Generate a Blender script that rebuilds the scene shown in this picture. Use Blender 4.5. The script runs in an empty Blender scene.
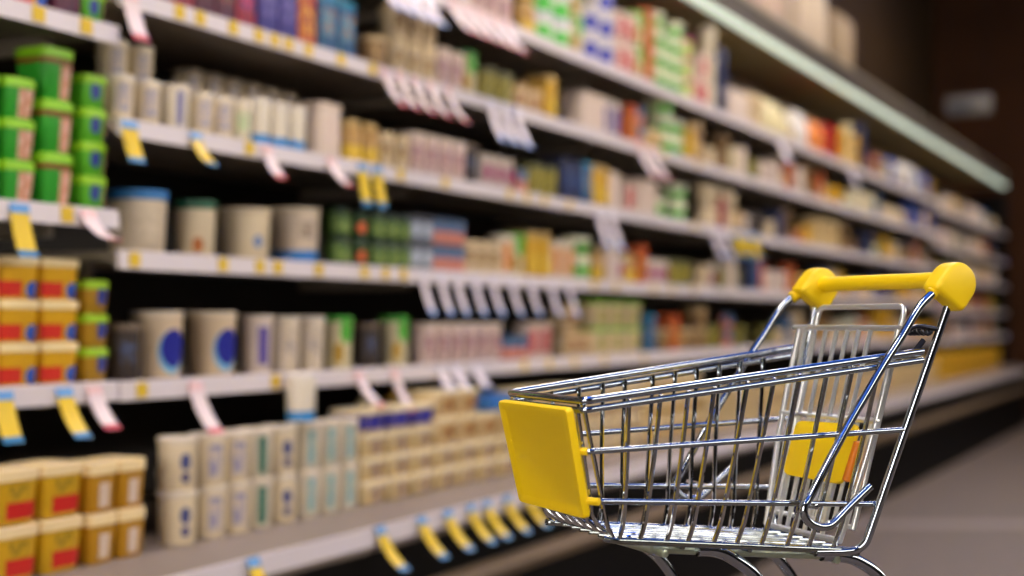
import bpy, bmesh, math, random
from mathutils import Vector, Matrix
random.seed(7)
SC = bpy.context.scene
COL = SC.collection
PI = math.pi

# ------------------------------------------------------------------ helpers
def lin(h):
    v = [int(h[i:i+2], 16)/255 for i in (0, 2, 4)]
    return tuple(c/12.92 if c <= .04045 else ((c+.055)/1.055)**2.4 for c in v)

MATS = {}
def mat(name, col, rough=.5, metal=0., col2=None, scale=30., emit=None, strength=0., bump=0., coat=0., spec=.5, stretch=(1, 1, 1)):
    if name in MATS: return MATS[name]
    m = bpy.data.materials.new(name); m.use_nodes = True
    nt = m.node_tree; b = nt.nodes['Principled BSDF']
    c = lin(col) if isinstance(col, str) else col
    b.inputs['Base Color'].default_value = (*c, 1)
    b.inputs['Roughness'].default_value = rough
    b.inputs['Metallic'].default_value = metal
    b.inputs['Specular IOR Level'].default_value = spec
    b.inputs['Coat Weight'].default_value = coat
    if col2 or bump:
        tc = nt.nodes.new('ShaderNodeTexCoord'); mp = nt.nodes.new('ShaderNodeMapping')
        mp.inputs['Scale'].default_value = stretch
        nz = nt.nodes.new('ShaderNodeTexNoise'); nz.inputs['Scale'].default_value = scale
        nz.inputs['Detail'].default_value = 3
        nt.links.new(tc.outputs['Object'], mp.inputs[0]); nt.links.new(mp.outputs[0], nz.inputs['Vector'])
        if col2:
            r = nt.nodes.new('ShaderNodeValToRGB')
            r.color_ramp.elements[0].position = .42; r.color_ramp.elements[1].position = .58
            r.color_ramp.elements[0].color = (*c, 1); r.color_ramp.elements[1].color = (*lin(col2), 1)
            nt.links.new(nz.outputs['Fac'], r.inputs[0]); nt.links.new(r.outputs[0], b.inputs['Base Color'])
        if bump:
            bp = nt.nodes.new('ShaderNodeBump'); bp.inputs['Strength'].default_value = bump
            nt.links.new(nz.outputs['Fac'], bp.inputs['Height']); nt.links.new(bp.outputs[0], b.inputs['Normal'])
    if emit:
        b.inputs['Emission Color'].default_value = (*lin(emit), 1)
        b.inputs['Emission Strength'].default_value = strength
    MATS[name] = m
    return m

def mesh_of(name, bm, m, smooth=True):
    bmesh.ops.recalc_face_normals(bm, faces=bm.faces)
    me = bpy.data.meshes.new(name); bm.to_mesh(me); bm.free()
    for mm in (m if isinstance(m, list) else [m]): me.materials.append(mm)
    if smooth:
        me.polygons.foreach_set('use_smooth', [True]*len(me.polygons))
        me.set_sharp_from_angle(angle=math.radians(38))
    return me

def link(name, me, parent=None):
    o = bpy.data.objects.new(name, me); COL.objects.link(o)
    if parent: o.parent = parent
    return o
def obj(name, bm, m, parent=None, smooth=True): return link(name, mesh_of(name, bm, m, smooth), parent)
def tag(o, label=None, cat=None, group=None, kind=None):
    if label: o['label'] = label
    if cat: o['category'] = cat
    if group: o['group'] = group
    if kind: o['kind'] = kind
    return o
def empty(name, loc, rz, label, cat, group=None):
    o = link(name, None); o.location = loc; o.rotation_euler = (0, 0, rz); o.empty_display_size = .05
    return tag(o, label, cat, group)

def box(bm, x0, x1, y0, y1, z0, z1, mi=0, bev=0.):
    vs = [bm.verts.new((x, y, z)) for x in (x0, x1) for y in (y0, y1) for z in (z0, z1)]
    fs = []
    for q in ((0,1,3,2),(4,6,7,5),(0,4,5,1),(2,3,7,6),(0,2,6,4),(1,5,7,3)):
        f = bm.faces.new([vs[i] for i in q]); f.material_index = mi; fs.append(f)
    if bev:
        es = list({e for f in fs for e in f.edges})
        bmesh.ops.bevel(bm, geom=es, offset=bev, segments=2, affect='EDGES', profile=.5)

def extrude_profile(bm, prof, x0, x1, mi=0):
    """closed (y,z) outline swept along x"""
    a = [bm.verts.new((x0, y, z)) for y, z in prof]; b = [bm.verts.new((x1, y, z)) for y, z in prof]
    n = len(prof)
    for i in range(n): bm.faces.new((a[i], a[(i+1) % n], b[(i+1) % n], b[i])).material_index = mi
    bm.faces.new(a).material_index = mi; bm.faces.new(b[::-1]).material_index = mi

def round_path(pts, rad, n=6, closed=False):
    P = [Vector(p) for p in pts]; out = []
    N = len(P)
    for i in range(N):
        if not closed and i in (0, N-1): out.append(P[i]); continue
        a, b, c = P[i-1], P[i], P[(i+1) % N]
        r = min(rad, (a-b).length*.48, (c-b).length*.48)
        p0 = b+(a-b).normalized()*r; p1 = b+(c-b).normalized()*r
        for k in range(n+1):
            t = k/n; out.append(p0*(1-t)**2+b*2*t*(1-t)+p1*t*t)
    return out
def spline(pts, n=6):
    P = [Vector(p) for p in pts]; out = []
    for i in range(len(P)-1):
        p0 = P[max(i-1, 0)]; p1 = P[i]; p2 = P[i+1]; p3 = P[min(i+2, len(P)-1)]
        for k in range(n):
            t = k/n
            out.append(.5*((2*p1)+(-p0+p2)*t+(2*p0-5*p1+4*p2-p3)*t*t+(-p0+3*p1-3*p2+p3)*t**3))
    out.append(P[-1]); return out
def tube(bm, pts, r, n=10, closed=False, cap=True):
    P = [Vector(p) for p in pts]
    Q = [P[0]]
    for p in P[1:]:
        if (p-Q[-1]).length > 1e-6: Q.append(p)
    P = Q; N = len(P)
    rings = []; nrm = None
    for i in range(N):
        if closed: t = (P[(i+1) % N]-P[i-1]).normalized()
        else: t = (P[min(i+1, N-1)]-P[max(i-1, 0)]).normalized()
        if nrm is None:
            nrm = t.orthogonal().normalized()
        else:
            nrm = (nrm-t*nrm.dot(t)); nrm = nrm.normalized() if nrm.length > 1e-6 else t.orthogonal().normalized()
        bn = t.cross(nrm)
        rings.append([bm.verts.new(P[i]+nrm*(r*math.cos(2*PI*k/n))+bn*(r*math.sin(2*PI*k/n))) for k in range(n)])
    for i in range(N if closed else N-1):
        A, B = rings[i], rings[(i+1) % N]
        for k in range(n): bm.faces.new((A[k], A[(k+1) % n], B[(k+1) % n], B[k]))
    if cap and not closed:
        for rg, sgn, pt in ((rings[0], -1, P[0]), (rings[-1], 1, P[-1])):
            t = (P[1]-P[0]).normalized() if sgn < 0 else (P[-1]-P[-2]).normalized()
            c = bm.verts.new(pt+t*sgn*r*.45)
            for k in range(n): bm.faces.new((rg[k], rg[(k+1) % n], c))

def loft(bm, rings, n=20, mi=0):
    """rings: (rx, ry, z, exponent) super-ellipse sections, closed at both ends"""
    R = []
    for rx, ry, z, e in rings:
        row = []
        for k in range(n):
            a = 2*PI*(k+.5)/n; c, s = math.cos(a), math.sin(a)
            q = (abs(c)**e+abs(s)**e)**(-1/e)
            row.append(bm.verts.new((rx*c*q, ry*s*q, z)))
        R.append(row)
    for A, B in zip(R, R[1:]):
        for k in range(n): bm.faces.new((A[k], A[(k+1) % n], B[(k+1) % n], B[k])).material_index = mi
    bm.faces.new(R[0]).material_index = mi; bm.faces.new(R[-1]).material_index = mi
def skin_pt(rings, th, z, off=.0008):
    """point on the lofted side; th measured from the front (-y)"""
    for (a, b) in zip(rings, rings[1:]):
        if a[2] <= z <= b[2]+1e-9 and b[2] > a[2]:
            t = (z-a[2])/(b[2]-a[2]); rx = a[0]*(1-t)+b[0]*t; ry = a[1]*(1-t)+b[1]*t; e = a[3]*(1-t)+b[3]*t
            break
    else: rx, ry, _, e = rings[-1]
    rx += off; ry += off
    c, s = math.sin(th), -math.cos(th)
    q = (abs(c)**e+abs(s)**e)**(-1/e)
    return Vector((rx*c*q, ry*s*q, z))

# ------------------------------------------------------------------ camera
F = 1500.
H = 1.1
PITCH = math.atan(32/F)
cd = bpy.data.cameras.new('camera'); cam = link('camera', cd)
cd.sensor_width = 36; cd.lens = 36*F/1024
cam.location = (0, 0, H); cam.rotation_euler = (PI/2+PITCH, 0, 0)
cd.dof.use_dof = True; cd.dof.focus_distance = 1.68; cd.dof.aperture_fstop = 2.35; cd.dof.aperture_blades = 0
cd.clip_start = .05
SC.camera = cam

# ------------------------------------------------------------------ aisle frame: x along the case, y into the case, z up
BETA = math.atan(713/F)
SB, CB = math.sin(BETA), math.cos(BETA)
AS = 2.3                      # shelf-front line crosses the camera's row this far to its left
DQ = AS*CB
RZ = PI/2-BETA
ORG = Vector((-DQ*CB, DQ*SB, 0))
FRAME = Matrix.Translation(ORG) @ Matrix.Rotation(RZ, 4, 'Z')
def W(s, y, z): return FRAME @ Vector((s, y, z))
def S(px, y=0.):
    u = (px-512)/F
    A = ORG.x - y*CB; B = ORG.y + y*SB          # +y runs into the case: -n
    return (u*B-A)/(SB-u*CB)
def place(o, s=0., y=0., z=0., rz=0.):
    o.location = W(s, y, z); o.rotation_euler = (0, 0, RZ+rz); return o
S_A = -1.2; S_B = S(114); S_C = S(937); S_D = S(1006)

# ------------------------------------------------------------------ materials
M = dict(
    chrome=mat('chrome', (.42, .47, .53), .07, 1.),
    zinc=mat('zinc wire', (.58, .60, .61), .08, 1.),
    galv=mat('galvanised wire', (.95, .96, .94), .3, .88),  # whiter than the other wires: their bright light is put into the colour
    grid=mat('grey zinc grid', (.30, .33, .32), .16, 1.),
    yellow=mat('yellow plastic', 'ffd600', .5),
    rubber=mat('grey rubber', '3a3a3c', .6),
    blackp=mat('black plastic', '141416', .4),
    shelf=mat('shelf steel', '8d8274', .45, col2='857a6c', scale=6),
    rail=mat('price rail', 'd6cccb', .4),
    case_in=mat('case interior', '2b2521', .7, col2='241f1c', scale=4),
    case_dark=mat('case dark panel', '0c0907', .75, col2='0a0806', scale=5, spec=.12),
    fascia=mat('canopy fascia', '3a2e26', .5, col2='33281f', scale=3),
    canopy_under=mat('canopy underside', 'a8986c', .6),
    trim=mat('canopy trim', '8c8474', .4),
    deck=mat('deck beige', '85776a', .5, col2='7f7164', scale=4),
    bumper=mat('bumper strip', '6f5c44', .5, col2='66543d', scale=6, stretch=(.2, 1, 1)),
    led=mat('canopy lamp diffuser', 'dfe8d8', .5, emit='dcead6', strength=.75),
    ylab=mat('yellow price card', 'ddb928', .6),
    wlab=mat('white price card', 'e4dcd8', .6),
)

# ------------------------------------------------------------------ setting
def struct(name, bm, m):
    o = obj(name, bm, m, None, False); o['kind'] = 'structure'; o.matrix_world = FRAME; return o
floor_m = mat('floor terrazzo', '66584d', .6, col2='605348', scale=9, bump=.02)
bm = bmesh.new(); box(bm, -5, S_D+1.6, -7, 1.0, -.05, 0); struct('floor', bm, floor_m)
wall_m = mat('dark wall paint', '3a1e04', .85, col2='351b03', spec=.2, scale=2)
bm = bmesh.new(); box(bm, S_D+1.0, S_D+1.1, -7, 1.0, 0, 5.2); struct('wall_far', bm, wall_m)
wall_b = mat('olive wall paint', '35240c', .85, col2='30200a', spec=.15, scale=2)
bm = bmesh.new(); box(bm, -5, S_D+1.0, .9, 1.0, 0, 5.2); struct('wall_left', bm, wall_b)
wall_r = mat('dim wall paint', '17120e', .8)
bm = bmesh.new(); box(bm, -5, S_D+1.1, -7.1, -7, 0, 5.2); struct('wall_right', bm, wall_r)
bm = bmesh.new(); box(bm, -5.1, -5, -7.1, 1.0, 0, 5.2); struct('wall_near', bm, wall_r)
# added unseen glowing windows behind the camera, light the cart and its chrome
day = mat('daylight in window', 'ffffff', .3, emit='fff6ea', strength=7)
for i, (y0, y1) in enumerate(((-1.15, .1), (-2.75, -1.5))):
    bm = bmesh.new(); box(bm, -5.0, -4.985, y0, y1, .7, 3.1)
    o = struct('window_%d' % (i+1), bm, day)
    bm = bmesh.new()
    for a, b_, c, d_ in ((y0-.06, y0, .64, 3.16), (y1, y1+.06, .64, 3.16), (y0, y1, .64, .7), (y0, y1, 3.1, 3.16), ((y0+y1)/2-.02, (y0+y1)/2+.02, .7, 3.1)):
        box(bm, -5.0, -4.95, a, b_, c, d_)
    fr = obj('window_frame', bm, mat('window frame', '2c2c2e', .4), None, False); fr.parent = o
bm = bmesh.new(); box(bm, -3, 13, -7.0, -6.985, 2.9, 4.5); o = struct('window_3', bm, mat('clerestory daylight', 'ffffff', .3, emit='fff4e4', strength=4.5))  # glowing clerestory added out of view to whiten the cart's wires
bm = bmesh.new()
for x in [-3+2*i for i in range(9)]: box(bm, x-.05, x+.05, -7.0, -6.94, 2.84, 4.56)
for z in (2.84, 4.5): box(bm, -3, 13, -7.0, -6.94, z, z+.06)
fr = obj('window_frame', bm, MATS['window frame'], None, False); fr.parent = o
ceil_m = mat('blue ceiling paint', '2c66cc', .8)  # unseen ceiling's blue is picked for its reflection in the chrome
bm = bmesh.new(); box(bm, -5, S_D+1.1, -7.1, 1.0, 5.2, 5.3); struct('ceiling', bm, ceil_m)
# thin joint strip in the floor (runs straight across the view)
bm = bmesh.new()
box(bm, 1.2, 5.2, 7.98, 8.22, 0, .002)
o = obj('trim_1', bm, mat('floor joint strip', '80736a', .5), None, False); o['kind'] = 'structure'

# ceiling lamps
lamp_m = mat('ceiling lamp panel', 'ffffff', .5, emit='ffecd0', strength=22)
lamp_up = mat('lamp upper diffuser', 'ffffff', .5, emit='f2f6ff', strength=19)  # uplight added to brighten the ceiling that the chrome reflects
k = 0
for yy, nm in ((-1.0, 'row over the aisle'),):
    for i in range(6):
        s = -2.6+i*3.3
        o = empty('ceiling_lamp', W(s, yy, 4.5), RZ, 'long white hanging lamp in the %s, %s from near wall' % (nm, ('first', 'second', 'third', 'fourth', 'fifth', 'sixth')[i]), 'lamp', 'hanging lamps')
        bm = bmesh.new(); box(bm, -.85, .85, -.28, .28, -.03, .03, bev=.01); obj('housing', bm, M['trim'], o)
        bm = bmesh.new(); box(bm, -.8, .8, -.24, .24, -.045, -.03); obj('lower_diffuser', bm, lamp_m, o, False)
        bm = bmesh.new(); box(bm, -.8, .8, -.24, .24, .03, .045); obj('upper_diffuser', bm, lamp_up, o, False)
        for x in (-.7, .7):
            bm = bmesh.new(); tube(bm, [(x, 0, .03), (x, 0, .70)], .008, 6); obj('rod', bm, M['trim'], o)

# ------------------------------------------------------------------ chilled case
# base: dark kick, bumper, lip and bottom deck, one long unit
LIP = -.225          # the lip and base stand this far in front of the shelf fronts
LEN0, LEN1 = S_A, S_D
base = empty('display_plinth', FRAME @ Vector((0, 0, 0)), RZ, 'long dark base of the chilled case with beige deck and white lip', 'display case base')
bm = bmesh.new(); extrude_profile(bm, [(LIP+.04, .0), (.55, .0), (.55, .53), (LIP+.03, .53)], LEN0, LEN1); obj('kick_panel', bm, M['case_dark'], base, False)
bm = bmesh.new(); extrude_profile(bm, [(LIP-.005, .375), (LIP+.045, .37), (LIP+.045, .425), (LIP-.005, .42), (LIP-.018, .40)], LEN0, LEN1); obj('bumper', bm, M['bumper'], base, False)
bm = bmesh.new(); extrude_profile(bm, [(LIP+.012, .54), (.55, .536), (.55, .622), (LIP+.125, .622), (LIP+.012, .597)], LEN0, LEN1); obj('deck', bm, M['deck'], base, False)
bm = bmesh.new(); extrude_profile(bm, [(LIP, .556), (LIP+.012, .554), (LIP+.012, .600), (LIP+.003, .600)], LEN0, LEN1); lip = obj('price_rail', bm, M['rail'], base, False)
lip['label'] = 'white lip along the front of the bottom deck'

def shelf_z(slope): return H-slope*AS      # rail centre height from the line it draws towards the vanishing point
RH = .036
ZR = {'A': 1.1+.407*AS, 0: 1.1+.293*AS, 1: 1.1+.175*AS, 2: 1.1+.055*AS, 3: 1.1-.064*AS,
      'L0': 1.1+.2565*AS, 'L1': 1.1+.0905*AS, 'L2': 1.1-.063*AS,
      'R0': 1.1+.385*AS, 'R1': 1.1+.26*AS, 'R2': 1.1+.15*AS, 'R3': 1.1+.03*AS, 'R4': 1.1-.075*AS}
ZTOP = {k: v+RH/2 for k, v in ZR.items()}
ZTOP['D'] = .622

def add_cards(par, bayx, zc, xs, w=.034, m='ylab', y0=0.):
    for px in xs:
        s = S(px, y0)
        bm = bmesh.new(); box(bm, s-w/2, s+w/2, y0-.0185, y0-.0165, zc-.015, zc+.015)
        o = obj('price_card', bm, M[m], par, False)
        o['label'] = 'yellow price card' if m == 'ylab' else 'white price card'
BAYS = [
    ('chilled_case', 'nearest narrow bay of the open chilled case, holding green and yellow tubs', S_A, S_B, [('L0', [30, 78]), ('L1', [60]), ('L2', [])]),
    ('chilled_case', 'long middle bay of the open chilled case behind the shopping cart', S_B+.004, S_C, [
        ('A', []),
        (0, [172, 193, 226, 252, 268, 282, 302, 335, 367, 660, 695]),
        (1, [243, 395, 440, 505, 522, 540, 565, 690]),
        (2, [128, 217, 254, 272, 313, 359, 380, 398, 590, 612, 650, 668, 690]),
        (3, [136, 270, 520, 545, 570, 600, 640])]),
    ('chilled_case', 'farthest short bay of the open chilled case by the dark end wall', S_C+.004, S_D, [('R0', []), ('R1', []), ('R2', []), ('R3', []), ('R4', [])]),
]
for nm, lb, s0, s1, shelves in BAYS:
    b = empty(nm, FRAME @ Vector((0, 0, .645)), RZ, lb, 'display case', 'bays of the chilled case')
    dz = .645
    bm = bmesh.new(); box(bm, s0, s1, .50, .55, 0, 2.42-dz); obj('back_panel', bm, M['case_in'], b, False)
    for sx in (s0, s1-.03):
        if abs(sx-s1+.03) < 1e-6 and nm and s1 == S_D:
            bm = bmesh.new(); box(bm, sx, s1, -.02, .50, 0, 2.42-dz); obj('end_panel', bm, M['case_dark'], b, False)
        else:
            bm = bmesh.new(); box(bm, sx+.002, sx+.03, .44, .50, 0, 2.42-dz); obj('upright', bm, M['case_in'], b, False)
    for key, cards in shelves:
        z = ZR[key]-dz
        zt = z+RH/2
        bm = bmesh.new()
        extrude_profile(bm, [(-.002, zt), (.5, zt), (.5, zt-.022), (.02, zt-.022), (-.002, zt-.03)], s0, s1-.004)
        n = max(2, int((s1-s0)/1.2))
        for i in range(n):
            sx = s0+.06+(s1-s0-.12)*i/(n-1)
            box(bm, sx-.012, sx+.012, .12, .498, zt-.055, zt-.022)
        sh = obj('shelf', bm, M['shelf'], b, False)
        bm = bmesh.new(); extrude_profile(bm, [(-.002, z-RH/2), (-.016, z-RH/2-.003), (-.014, z+RH/2), (-.002, z+RH/2+.002)], s0, s1-.004)
        rl = obj('price_rail', bm, M['rail'], sh, False)
        add_cards(sh, 0, z, cards)

can = empty('case_canopy', FRAME @ Vector((0, 0, 2.4)), RZ, 'dark canopy running along the top of the chilled case with lit edge', 'display case canopy')
zl = 1.1+.61*AS-2.4; zt = 1.1+.665*AS-2.4
bm = bmesh.new(); extrude_profile(bm, [(-.012, zl+.02), (-.012, zt), (.55, zt), (.55, zl+.045), (.10, zl+.02)], LEN0, LEN1); obj('fascia', bm, M['fascia'], can, False)
bm = bmesh.new(); extrude_profile(bm, [(.03, zl+.004), (.10, zl+.018), (.55, zl+.044), (.55, zl+.035), (.10, zl+.0)], LEN0, LEN1); obj('underside', bm, M['canopy_under'], can, False)
bm = bmesh.new(); extrude_profile(bm, [(-.02, zl-.001), (-.022, zl+.007), (-.004, zl+.02), (.03, zl+.018), (.03, zl-.004)], LEN0, LEN1); obj('light_strip', bm, M['led'], can, False)['label'] = 'glowing pale lamp strip along the canopy edge'
bm = bmesh.new(); extrude_profile(bm, [(-.018, zt), (-.018, zt+.02), (.06, zt+.02), (.06, zt)], LEN0, LEN1); obj('top_trim', bm, M['trim'], can, False)
ZCAN = 1.1+.665*AS

# ------------------------------------------------------------------ things on the canopy and the hanging sign
for i, (px, w, h, c, lb) in enumerate([(752, .5, .42, 'b59a88', 'pale pink cardboard box standing on the canopy, nearest of the three'),
                                  (800, .55, .46, 'c0ad92', 'cream cardboard box standing on the canopy, middle of the three'),
                                  (830, .5, .40, '8f7a5c', 'brown cardboard box standing on the canopy, farthest of the three')]):
    o = empty('cardboard_box', W(S(px, .2), .26, ZCAN+.001), RZ, lb, 'box', 'boxes on top of the chilled case')
    bm = bmesh.new(); box(bm, -w/2, w/2, -.16, .2, 0, h, bev=.004); obj('body', bm, mat('card '+c, c, .8, col2=c, scale=5), o)
    bm = bmesh.new(); box(bm, -.03, .03, -.162, .202, .01, h+.001); obj('tape', bm, mat('packing tape', 'a08a6a', .35), o, False)
sg = empty('hanging_sign', W(S(970, -.3), -.3, 2.76), RZ-PI/2, 'small grey blank sign hanging by two rods near the far wall', 'sign')
bm = bmesh.new(); box(bm, -.17, .17, -.02, .02, -.075, .075, bev=.006); obj('board', bm, mat('sign board', '4a463f', .5), sg)
bm = bmesh.new(); box(bm, -.14, .03, -.024, -.02, -.05, .01); obj('face', bm, mat('sign dark face', '1c2026', .5), sg, False)
for x in (-.2, .2):
    bm = bmesh.new(); tube(bm, [(x*.6, 0, .07), (x*.6, 0, 2.44)], .003, 6); obj('rod', bm, M['case_dark'], sg)

# ------------------------------------------------------------------ products
def plastic(c): return mat('plastic '+c, c, .42)
def printed(c, c2, sc=60., st=(1, 1, 1)): return mat('print %s %s' % (c, c2), c, .45, col2=c2, scale=sc, stretch=st)
MESHES = {}
def kind_meshes(key):
    """-> list of (part name, mesh, part label) ; the first is the body"""
    if key in MESHES: return MESHES[key]
    k = KINDS[key]; sh = k['shape']; out = []
    w, d, h = k['size']; body = k['body']; bmatl = printed(*body) if isinstance(body, tuple) else plastic(body)
    rx, ry = w/2, d/2
    e = {'tub': 2, 'jar': 2, 'bottle': 2, 'square': 6, 'carton': 14}[sh]
    if sh in ('tub', 'square'):
        tp = k.get('taper', .86); lt = k.get('lt', .014)
        rings = [(rx*tp*.94, ry*tp*.94, 0, e), (rx*tp, ry*tp, .004, e), (rx*.955, ry*.955, h-lt, e), (rx*.955, ry*.955, h-lt+.002, e)]
        lidr = [(rx*.965, ry*.965, h-lt, e), (rx, ry, h-lt+.001, e), (rx, ry, h-.002, e), (rx*.95, ry*.95, h, e), (rx*.88, ry*.88, h-.0015, e)]
    elif sh == 'jar':
        rings = [(rx*.9, ry*.9, 0, 2), (rx, ry, .006, 2), (rx, ry, h*.74, 2), (rx*.8, ry*.8, h*.84, 2), (rx*.8, ry*.8, h*.86, 2)]
        lidr = [(rx*.86, ry*.86, h*.84, 2), (rx*.86, ry*.86, h-.003, 2), (rx*.8, ry*.8, h, 2)]
    elif sh == 'bottle':
        rings = [(rx*.9, ry*.9, 0, 2), (rx, ry, .008, 2), (rx, ry, h*.58, 2), (rx*.72, ry*.72, h*.76, 2), (rx*.42, ry*.42, h*.88, 2), (rx*.4, ry*.4, h*.9, 2)]
        lidr = [(rx*.46, ry*.46, h*.885, 2), (rx*.46, ry*.46, h-.003, 2), (rx*.4, ry*.4, h, 2)]
    else:
        rings = [(rx*.985, ry*.985, 0, e), (rx, ry, .003, e), (rx, ry, h-.003, e), (rx*.985, ry*.985, h, e)]
        lidr = None
    n = 28 if sh != 'bottle' else 20
    bm = bmesh.new(); loft(bm, rings, n); out.append(('body', mesh_of(k['name'], bm, bmatl), None))
    if lidr:
        bm = bmesh.new(); loft(bm, lidr, n); out.append((k.get('lidname', 'lid'), mesh_of('lid', bm, plastic(k['lid'])), None))
    elif k.get('lid'):
        bm = bmesh.new(); loft(bm, [(rx+.001, ry+.001, h*.86, e), (rx+.001, ry+.001, h*.995, e), (rx*.98, ry*.98, h+.001, e)], n)
        out.append(('top_flap', mesh_of('top_flap', bm, plastic(k['lid'])), None))
    for lab in k.get('labels', []):
        t = lab[0]; bm = bmesh.new(); c = lab[1]
        lm = printed(*c) if isinstance(c, tuple) else plastic(c)
        if t in ('oval', 'oval2'):
            _, _, zc, hz, ph = lab[:5]
            th0 = lab[5] if len(lab) > 5 else 0
            of = .0008 if t == 'oval' else .002
            ctr = bm.verts.new(skin_pt(rings, th0, zc*h, of)); prev = None
            for ring in (.5, 1.):
                row = [bm.verts.new(skin_pt(rings, th0+ph*ring*math.cos(2*PI*i/20), (zc+hz*ring*math.sin(2*PI*i/20))*h, of)) for i in range(20)]
                for i in range(20):
                    if prev is None: bm.faces.new((ctr, row[i], row[(i+1) % 20]))
                    else: bm.faces.new((prev[i], row[i], row[(i+1) % 20], prev[(i+1) % 20]))
                prev = row
        else:                                   # rect / band
            _, _, z0, z1, ph = lab[:5]
            th0 = lab[5] if len(lab) > 5 else 0
            off = .0008 if t == 'rect' else .0005
            full = t == 'band'
            nn = 24 if full else 8
            if full: ph = PI
            g = [[bm.verts.new(skin_pt(rings, th0-ph+2*ph*i/nn, (z0+(z1-z0)*j/2)*h, off)) for i in range(nn+1)] for j in range(3)]
            for j in range(2):
                for i in range(nn): bm.faces.new((g[j][i], g[j][i+1], g[j+1][i+1], g[j+1][i]))
        out.append(('label', mesh_of('label', bm, lm), None))
    MESHES[key] = out
    return out

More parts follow.
